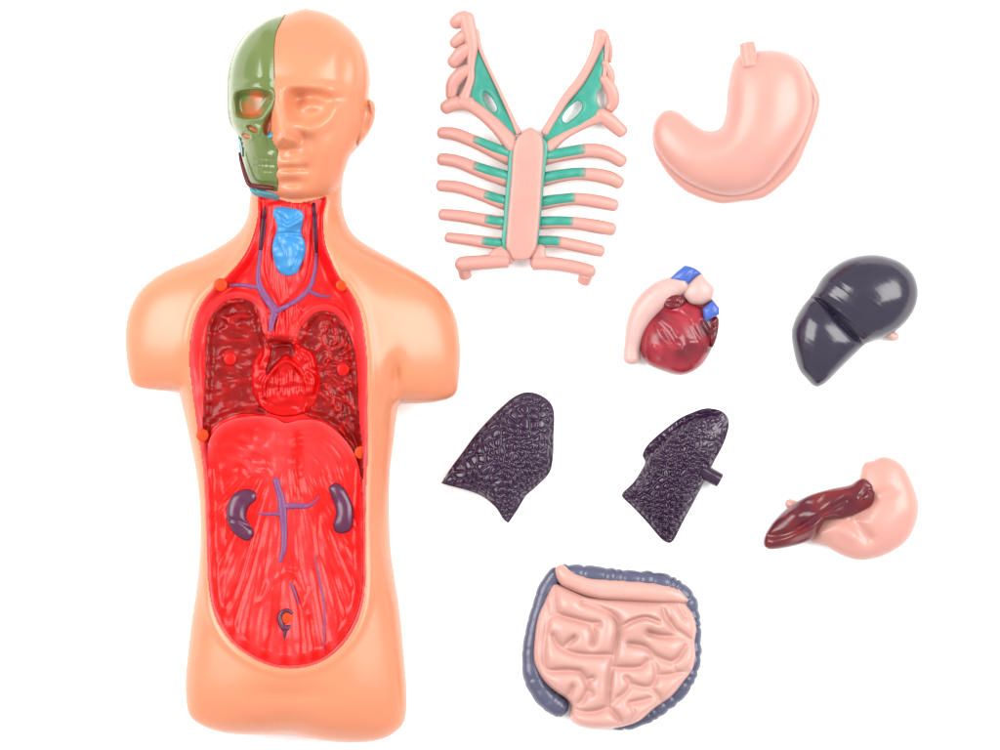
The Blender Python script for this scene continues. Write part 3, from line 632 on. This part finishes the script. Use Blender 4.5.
def build_heart():
    t = Thing('heart', 672, 322, 'small glossy crimson heart with pale pink arch and cobalt blue vessel ends', 'heart')
    g = Grid(616, 258, 726, 382, 0.7)
    tube('aorta_arch', [(632,358,10,8.6),(633,346,11,8.4),(638,325,13,11.4),(647,308,15,13.6),(660,295,17,13.6),(673,287.6,19,11.4),(684,284,21,9)], 'heartpink', t, 22, 8, cap=(0.8, 0.6))
    bod = [(664,301),(668,296.6),(674,294.6),(684,297.6),(697.7,304),(710,309),(718.4,318),(718.6,329),(713,347),(703.6,363.4),(692,372.3),(679,375.2),(662.3,370.6),(648,363.8),(641.6,352.7),(641.4,336),(648.6,319.6),(657,309.6)]
    s = g.sdf(bod); h = inflate(s, g.res)
    z = 12 + 0.92 * h
    for P, am, w in (([(655,324),(663,337),(672,349),(680,349)],2.2,4), ([(661,320),(671,328),(677,338)],1.6,3), ([(694,325),(699,338),(706,352)],1.8,4), ([(690,343),(697,343)],2.2,4), ([(654,347),(660,356)],1.8,3), ([(682,352),(690,362)],1.4,4), ([(679,338),(683,345)],1.4,3)):
        z += am * np.exp(-(g.line(P) / w) ** 2)
    gr = [([(667,310),(680,312),(690,320),(697,334),(706,350)], 1.8, 2.2), ([(703,322),(710,334),(712,346)], 2.0, 2.4), ([(662,331),(670,344)],1.0,1.6)]
    for P, am, w in gr: z -= am * np.exp(-(g.line(P) / w) ** 2)
    z += 0.7 * g.noise(16, 12, 71, 0.8) * ss(0, -8, s)
    p = np.clip(0.75 * g.gauss(713, 330, 9, 20) + 0.5 * np.exp(-(g.line([(704,316),(711,330),(711,350)]) / 6) ** 2) + 0.38 * g.noise(18, 11, 72) * ss(0, -6, s) + 0.12 + 0.5 * g.gauss(670, 304, 10, 6), 0, 1)
    relief('ventricles', g, s, z, 'heartwine', t, bot=np.maximum(0, 9 - 0.6 * h), pa=p)
    lobe = [(663.6,303),(666,297),(673,294),(681,295.6),(685.6,300),(684,306),(677,309.6),(668,309.6)]
    s3 = g.sdf(lobe); h3 = inflate(s3, g.res)
    relief('atrium', g, s3, 25 + 0.8 * h3 - 1.6 * np.exp(-(g.line([(668,303),(678,304)]) / 1.5) ** 2) - 1.2 * np.exp(-(g.line([(680,298),(678,307)]) / 1.2) ** 2), 'heartwine', t, skirt=14, pa=np.full(s3.shape, 0.75))
    lobe2 = [(704,323),(711,318),(718,317),(719,325),(717,337),(713,347),(709.6,343),(706,333)]
    s4 = g.sdf(lobe2); h4 = inflate(s4, g.res)
    relief('ventricles', g, g.sdf([(696,300),(706,297),(713,300),(714,306),(710,314),(700,312)]), 20.0, 'heartwine', t, bot=2.0, pa=np.full(s.shape, 0.3))
    relief('atrium', g, s4, 22 + 0.8 * h4 - 2.0 * np.exp(-(g.line([(705,331),(718,323)]) / 1.5) ** 2) - 1.5 * np.exp(-(g.line([(708,338),(717,331)]) / 1.3) ** 2), 'heartwine', t, skirt=16, pa=np.full(s4.shape, 0.85))
    knob = [(684.7,288),(690,281),(697,274.6),(701.5,272.6),(705,277.4),(710,282.6),(714.2,287.6),(713.6,294),(711.6,300),(704,304.6),(697,304.8),(690,303),(684,296)]
    s5 = g.sdf(knob); h5 = inflate(s5, g.res)
    kn = relief('pulmonary_trunk', g, s5, 21 + 0.85 * h5 + 0.8 * g.gauss(699, 290, 8, 8), 'heartpink', t, bot=np.maximum(2, 15 - 0.5 * h5))
    b1 = [(670,278.4,1),(677,271.4),(684.7,265.2,1),(690,266),(695.9,268.6),(700,271.4),(701.6,273.6,1),(694,278),(686.6,286.8,1),(680,284)]
    s6 = g.sdf(b1); h6 = inflate(s6, g.res)
    relief('vessel_end', g, s6, 24 + 0.85 * h6 - 1.0 * np.exp(-(g.line([(684,283),(693,271)]) / 1.6) ** 2), 'royal', kn, skirt=16)
    b2 = [(702.4,309,1),(708,304.6),(712.9,300.2,1),(716,303.6),(719.2,308,1),(719.3,314.4,1),(713,317.6),(705.2,322,1),(703.6,315)]
    s7 = g.sdf(b2); h7 = inflate(s7, g.res)
    relief('vessel_end', g, s7, 30 + 0.8 * h7, 'royal', kn, skirt=18)
build_heart()

def build_liver():
    t = Thing('liver', 856, 320, 'glossy slate-purple liver of two smooth lobes parted by a groove', 'liver')
    g = Grid(786, 246, 926, 394, 0.8)
    out = [(815.2,291.2),(824.8,275.2),(841.9,261.6),(861,255),(880.3,254.5),(899.5,260.3),(912.3,271),(918.4,284.8),(918.4,299.7),(912.3,314.7),(899.5,329.2),(884.5,337.6),(874,341),(865.3,344.5),(854.7,355.2),(839.7,370),(827.4,382.4),(819,387),(813.6,385.4),(809.4,381),(800.3,370),(795,353),(792.4,333),(796,319),(803.5,306),(811,297)]
    s = g.sdf(out); 
    up = [(813,295),(816,289),(824.8,275.2),(841.9,261.6),(861,255),(880.3,254.5),(899.5,260.3),(912.3,271),(918.4,284.8),(918.4,299.7),(912.3,314.7),(899.5,329.2),(884.5,337.6),(874,341),(866,345),(856,338),(840,322),(826,305)]
    lo = [(808,299),(818,300),(832,313),(846,328),(858,340),(867,345),(854.7,355.2),(839.7,370),(827.4,382.4),(819,387),(813.6,385.4),(809.4,381),(800.3,370),(795,353),(792.4,333),(796,319),(803.5,306)]
    hu = inflate(g.sdf(up), g.res); hl = inflate(g.sdf(lo), g.res); h = inflate(s, g.res)
    lines = g.noise(60, 2.4, 81, 0.66)
    k = 3.0
    zz = np.logaddexp(k * hu / 10, k * hl / 10) * 10 / k
    gl = g.line([(813,293),(826,304),(842,321),(857,337),(867,345)])
    z = 11 + 0.64 * np.maximum(0.95 * hu, 0.95 * hl) + 0.40 * h
    ridge = ss(40, 6, gl) * ss(0, -8, g.sdf(up))
    # fine moulding lines beside the groove
    z += 0.32 * np.maximum(lines, -0.5) * np.maximum(ridge, 0.14 * ss(0, -8, s))
    z += 0.5 * g.noise(24, 24, 82) * ss(0, -6, s)
    relief('lobes', g, s, z, 'liver', t, bot=np.maximum(0, 10 - 0.6 * h))
    tube('gallbladder_stub', [(889,333,6,5),(893,336,5.4,5),(896,336.4,5,4.4)], 'heartpink', t, 14, 5)
build_liver()

def lung_cells(g, poly_s, n, seed, fine):
    r = np.random.default_rng(seed); pts = []
    xs = np.argwhere(poly_s < 1)
    tries = 0
    while len(pts) < n and tries < 30000:
        tries += 1
        j, i = xs[r.integers(len(xs))]; x, y = g.x[i], g.y[j]; m = fine(x, y)
        if all((x - a) ** 2 + (y - b) ** 2 > m * m for a, b in pts): pts.append((x, y))
    wx, wy = g.noise(14, 14, seed + 1), g.noise(14, 14, seed + 2)
    gg = Grid.__new__(Grid); gg.X = g.X + 1.4 * wx; gg.Y = g.Y + 1.4 * wy
    f1, f2 = voronoi(gg, pts)
    cell = blur(np.clip((f2 - f1) / 3.6, 0, 1) ** 0.7, 0.8)
    return cell, f1

def build_lungs():
    t = Thing('lung', 503, 458, 'dark purple pebbled lung without a peg, beside the torso', 'lung', 'loose dark purple lung halves')
    g = Grid(434, 386, 560, 530, 0.55)
    out = [(517.5,395),(526,392.2),(534,392.8),(541.5,395.6),(549.6,401.6),(553.6,409.6),(554.4,420),(553.7,436),(553.3,454.7),(549.8,472.6),(537,486.4),(526,496.3),(517.5,510),(508.4,523.4,1),(503.4,519.6),(496,508),(483.3,497.3),(468.4,491),(453.5,487),(441,483.5,1),(451.3,467.5),(464,450.4),(474.8,435.5),(491.9,416.6),(508.6,401)]
    s = g.sdf(out); h = inflate(s, g.res)
    fine = lambda x, y: 7.6 if y < 440 else (7.2 if x < 492 else 5.2)
    cell, f1 = lung_cells(g, s, 330, 90, fine)
    u_ = np.clip((h / 46) ** 2, 0, 1); body = 13 + 18 * (1 - (1 - u_) ** 2)
    edge = ss(-0.5, -5, s) 
    z = body + edge * (2.9 * cell - 1.4 + 0.4 * g.noise(9, 9, 93))
    relief('pebbled_shell', g, s, z, 'lung', t, bot=np.maximum(0, 4 - 0.4 * h))
    # ---- second lung
    t = Thing('lung', 676, 478, 'dark purple pebbled lung with a round peg sticking out of its side', 'lung', 'loose dark purple lung halves')
    g = Grid(616, 402, 736, 550, 0.55)
    out = [(695.3,411.7),(703,409),(711,408.4),(722,411.2),(728,417),(729.6,423),(727.6,434),(722.6,447),(714.5,462),(706,479),(695.3,500.3),(682.5,524),(674.6,539.6),(669.4,543.4),(661.2,538.7),(648.4,523.7),(633.5,507.7),(623,497.6),(622.6,493.6),(633.5,483.2),(641.4,471.4),(645.6,462.4),(643.2,455),(648.4,445),(661.2,433),(680.4,418.4)]
    s = g.sdf(out); h = inflate(s, g.res)
    u_ = np.clip((h / 44) ** 2, 0, 1); body = 13 + 20 * (1 - (1 - u_) ** 2)
    # a facet on the upper left side, turned away from the front
    fd = g.sdf([(640,450),(648,444),(661,432),(680,417),(695,410),(712,407),(722,411),(716,418),(702,421),(688,427),(672,438),(660,450),(646,460)])
    body += -6.5 * ss(1, -9, fd) + 1.6 * np.exp(-((fd - 1) / 3) ** 2)
    fine = lambda x, y: 7.4 if (x + y) < 1100 else 5.4
    cell, f1 = lung_cells(g, s, 330, 190, fine)
    edge = ss(-0.5, -5, s); sm = 1 - 0.8 * g.gauss(716, 428, 13, 20, 0.4)
    bumps = (2.9 * cell - 1.4) * (1 + 0.3 * ss(420, 500, g.Y))
    z = body + edge * sm * (bumps + 0.5 * g.noise(5, 5, 193))
    relief('pebbled_shell', g, s, z, 'lung', t, bot=np.maximum(0, 4 - 0.4 * h))
    tube('peg', [(700,469,13,7.4),(709,474.6,13,7.4),(716,478.4,13,7.4),(720.4,480.8,13,7.2)], 'lung', t, 22, 5, cap=(0.5, 0.12))
build_lungs()

def build_pancreas():
    t = Thing('half_stomach', 850, 510, 'pale pink curved organ with dark wine-red ridged spleen lying across it', 'stomach')
    g = Grid(758, 450, 926, 568, 0.7)
    pk = [(862,474),(863.4,467),(866,462.6),(874.2,460.6),(883.2,457),(894,458.9),(904.4,466.6),(912,479.6),(917.4,494),(919.7,507),(917.4,522.8),(908.4,540.4),(894,551.6),(879.6,557.9),(863.4,560.6),(850.8,558.8),(838.2,553.4),(827.4,546.6),(811,540.8),(812,528),(824,516),(842,510),(855,500)]
    s = g.sdf(pk); h = inflate(s, g.res)
    z = 8 + 0.7 * h - 5 * np.exp(-(g.line([(872,500),(865,512),(853,520),(862,532),(868,538)]) / 7) ** 2) + 0.4 * g.noise(20, 20, 101)
    z += 3.0 * np.exp(-(g.line([(822,534),(838,528),(852,536)]) / 7) ** 2)
    z += -3 * g.gauss(884, 494, 14, 6, -0.3)
    relief('pink_body', g, s, z, 'pink', t, bot=np.maximum(0, 7 - 0.5 * h))
    sp = [(858,480.5),(863.4,478.6),(869,482),(873.4,487),(875,495),(872.4,504.8),(866,509.6),(857,514),(845.4,518.3),(832,518.6),(826,520),(821,528),(816,536),(809.4,541),(798,545),(785,548),(770.5,549.6),(765,546.6),(764.2,541),(767,533),(773.4,522.8),(781,514.6),(789.6,506.6),(801,499.6),(813,494),(832.8,488.6),(850.8,485)]
    s2 = g.sdf(sp); h2 = inflate(s2, g.res)
    z2 = 22 + 0.75 * h2 - 2.4 * np.exp(-(g.line(catmull([(770,536),(785,534),(800,527),(818,516),(832,508),(845,500)], 4)) / 3.0) ** 2)
    z2 += 1.3 * g.noise(15, 9, 102, 0.5 * -1) * ss(0, -5, s2) - 1.8 * np.exp(-(g.line([(860,497),(868,489),(874,490)]) / 2) ** 2) + 1.2 * np.exp(-(g.line(catmull([(772,543),(790,538),(806,531),(822,521)], 4)) / 2.5) ** 2)
    relief('spleen', g, s2, z2, 'spleen', t, skirt=14, pa=np.clip(0.3 + 0.4 * g.noise(16, 12, 103) + 0.5 * g.gauss(866, 502, 8, 8), 0, 1))
    tube('pipe_stub', [(797,509,12,6),(793,505.6,12,6),(790.6,504,12,5)], 'pink', t, 14, 5)
build_pancreas()

def build_gut():
    t = Thing('intestines', 612, 648, 'coiled pink intestines framed by a grey-violet segmented colon', 'intestines')
    g = Grid(515, 555, 710, 738, 0.75)
    k = 26
    rip = lambda n, a=0.09: (lambda v: 1 + a * np.abs(np.sin((v + 0.012 * np.sin(v * 37) + 0.008 * np.sin(v * 71 + 1)) * n * math.pi)) ** 0.7 - a * 0.6)
    tube('colon', [(557,574,12,8),(547,589,12,8.6),(541.6,606,12,8.8),(537,622,12,9),(533.4,640,12,9.4),(531.6,659,12,9.6),(534.4,677,12,11),(543,693,12,11.6),(554.6,704.6,12,11.2),(562.6,709.4,12,9.6)], 'colon', t, 18, 12, cap=(0.8, 0.6), ripple=rip(12, 0.07))
    tube('colon', [(562,573,14,8.6),(580,574.6,15,9.4),(602,576.6,15,9.4),(625,580,15,9.6),(648,581,15,9.6),(666,584.6,15,9.8),(679,592,14,9.6),(688,603,13,9.4),(692,620,12,8.6),(693.4,640,12,8.4),(693,658,12,8.4),(688.6,676,12,8.4),(678.6,692,12,8.4),(665,704,12,8.4),(650,714.4,12,8.2),(634,722,11,7.6),(616,724.6,10,6.6)], 'colon', t, 18, 12, cap=(0.8, 0.8), ripple=rip(26, 0.20))
    mass = [(551.8,584.5),(556,583.4),(565.7,587.5),(586,596.4),(602,598.8),(616.4,599.7),(651.9,601.5),(684.8,601.5),(691,609),(695,617),(697,630),(695.4,643),(696.4,655),(693.7,669),(684.8,681.7),(672,697),(654.4,709.6),(639.2,722),(619,728.4),(593.6,730.2),(576,725.8),(570,717),(571.4,706),(566,699),(558,694),(548,686),(540,676.4),(533.4,661.5),(534,638.7),(537.9,616),(545.5,598)]
    s = g.sdf(mass); h = inflate(s, g.res)
    z = 12 + 17 * np.sqrt(1 - (1 - np.clip(h / 30, 0, 1)) ** 2) + 0.10 * h
    grooves = [([(554.5,585),(555,605),(558,614),(568,617.5),(577,620),(588,622.5),(599,623.5)],5), ([(546.5,604),(547,622),(544.5,640),(543.6,655),(545.5,668),(552,671),(566,670.5),(580,671.5)],5),
        ([(558,614),(551,617),(547,623)],4), ([(583,602.5),(595,606),(609,612.5),(617,620),(618.6,631),(616.6,642),(613.6,655),(612,667),(610,678),(609,692),(608,708)],5.4),
        ([(590,624),(594,634),(592.4,645)],4.4), ([(552.6,635),(558,645),(566,650.5),(576,654),(593,655.5),(612,655)],4.8), ([(565,646),(574.5,637.5)],4.4),
        ([(580,671.5),(586,680),(587.4,689),(584,698),(579,704)],4.8), ([(587,689),(592,694)],3.6), ([(573,686),(568,696),(564,701)],4.2), ([(586,680),(593,678)],3),
        ([(571,706),(577,710.5),(586,712.4),(597,711.4),(608,708),(615,714),(622,722)],5.2), ([(613,667),(625,668),(641,667),(647.4,660.6)],4.8),
        ([(618,629),(632,621),(646,617.5),(659,622)],2.6), ([(648,632.5),(660,636),(671,636.6)],5.2), ([(669,620),(675,629),(682,633.6),(692,641)],4.8), ([(671,636.6),(680,637),(690,641)],3.2),
        ([(679,607),(685.4,617.6)],5), ([(663,608),(666,619)],3.4), ([(629,644),(645,647),(655,655.6),(666,660.6),(672,662),(680,656),(686.6,645)],5),
        ([(653,658),(657,674),(653,684),(646.6,687.4),(638,686),(630,683)],5), ([(657,675),(666,675.6),(678,673),(689,671)],4.6), ([(626,677),(630.6,684.6),(624,694),(618,698)],4.8),
        ([(629,703.4),(640,701.4),(650,698.6)],4.8), ([(649,687),(659,697),(663,706)],4.2), ([(609,707),(620,698)],2.8), ([(625,724),(634,714),(630,703)],2.6), ([(655,656),(652,662)],3.5), ([(672,662),(676,673)],2.6)]
    dg = np.full(s.shape, 99.0)
    for L, am in grooves:
        d = g.line(catmull(L, 6)); dg = np.minimum(dg, d + (5.0 - am) * 0.35)
    puff = inflate(np.maximum(s, 0.8 - dg), g.res)
    z = z - 5 + 1.0 * blur(puff, 2.0) + 0.2 * g.noise(12, 12, 111)
    relief('small_intestine', g, s, z, 'gut', t, bot=np.maximum(0, 6 - 0.4 * h))
    bd = [(555.4,569.6),(558.6,565.6),(563.2,565),(569,569.4),(576,573),(593.6,578.4),(624,580),(657,583),(672,586),(682.3,590.5),(688.4,597.6),(688.4,602),(683,604),(651.9,603.4),(611.3,600.9),(597,599),(583.5,595.6),(563.2,586.7),(556.9,578.6)]
    s2 = g.sdf(bd); h2 = inflate(s2, g.res)
    relief('mesentery_band', g, s2, 20 + 0.95 * h2 + 0.25 * g.noise(10, 6, 113), 'gut', t, skirt=14)
build_gut()

#@@SETTING
# ================================================================== white sheet, lamps, camera
me = bpy.data.meshes.new('ground')
me.from_pydata([(-4, -4, 0), (4, -4, 0), (4, 4, 0), (-4, 4, 0)], [], [(0, 1, 2, 3)]); me.materials.append(M['sheet'])
gr = bpy.data.objects.new('ground', me); C.objects.link(gr); gr['kind'] = 'structure'; gr['label'] = 'plain bright white surface under every piece'
gr.location.z = -0.0003

w = bpy.data.worlds.new('World'); bpy.context.scene.world = w; w.use_nodes = True
bg = w.node_tree.nodes['Background']; bg.inputs['Color'].default_value = (1, 1, 1, 1); bg.inputs['Strength'].default_value = 1.0

def softbox(name, loc, target, sx, sy, rad):
    L = bpy.data.lights.new(name, 'AREA'); L.shape = 'RECTANGLE'; L.size = sx; L.size_y = sy
    L.energy = rad * sx * sy * math.pi; L.color = (1.0, 0.985, 0.97)
    o = bpy.data.objects.new(name, L); C.objects.link(o); o.location = loc
    from mathutils import Vector
    o.rotation_euler = (Vector(target) - Vector(loc)).to_track_quat('-Z', 'Y').to_euler()
    return o
softbox('softbox_lamp', (-1.0, 0.30, 1.05), (0, 0, 0), 1.05, 1.05, 9.2)
softbox('softbox_lamp', (1.0, 0.30, 1.05), (0, 0, 0), 1.05, 1.05, 9.2)

cam = bpy.data.cameras.new('camera'); co = bpy.data.objects.new('camera', cam); C.objects.link(co)
D = 3.0; co.location = (0, 0, D); co.rotation_euler = (0, 0, 0)
cam.sensor_width = 36; cam.lens = 36 * (D - 30 * S) / (1000 * S); cam.clip_start = 0.05; cam.clip_end = 50
sc = bpy.context.scene; sc.camera = co
sc.view_settings.view_transform = 'Standard'; sc.view_settings.look = 'None'
sc.view_settings.exposure = 0; sc.view_settings.gamma = 1
sc.cycles.max_bounces = 8; sc.cycles.diffuse_bounces = 4
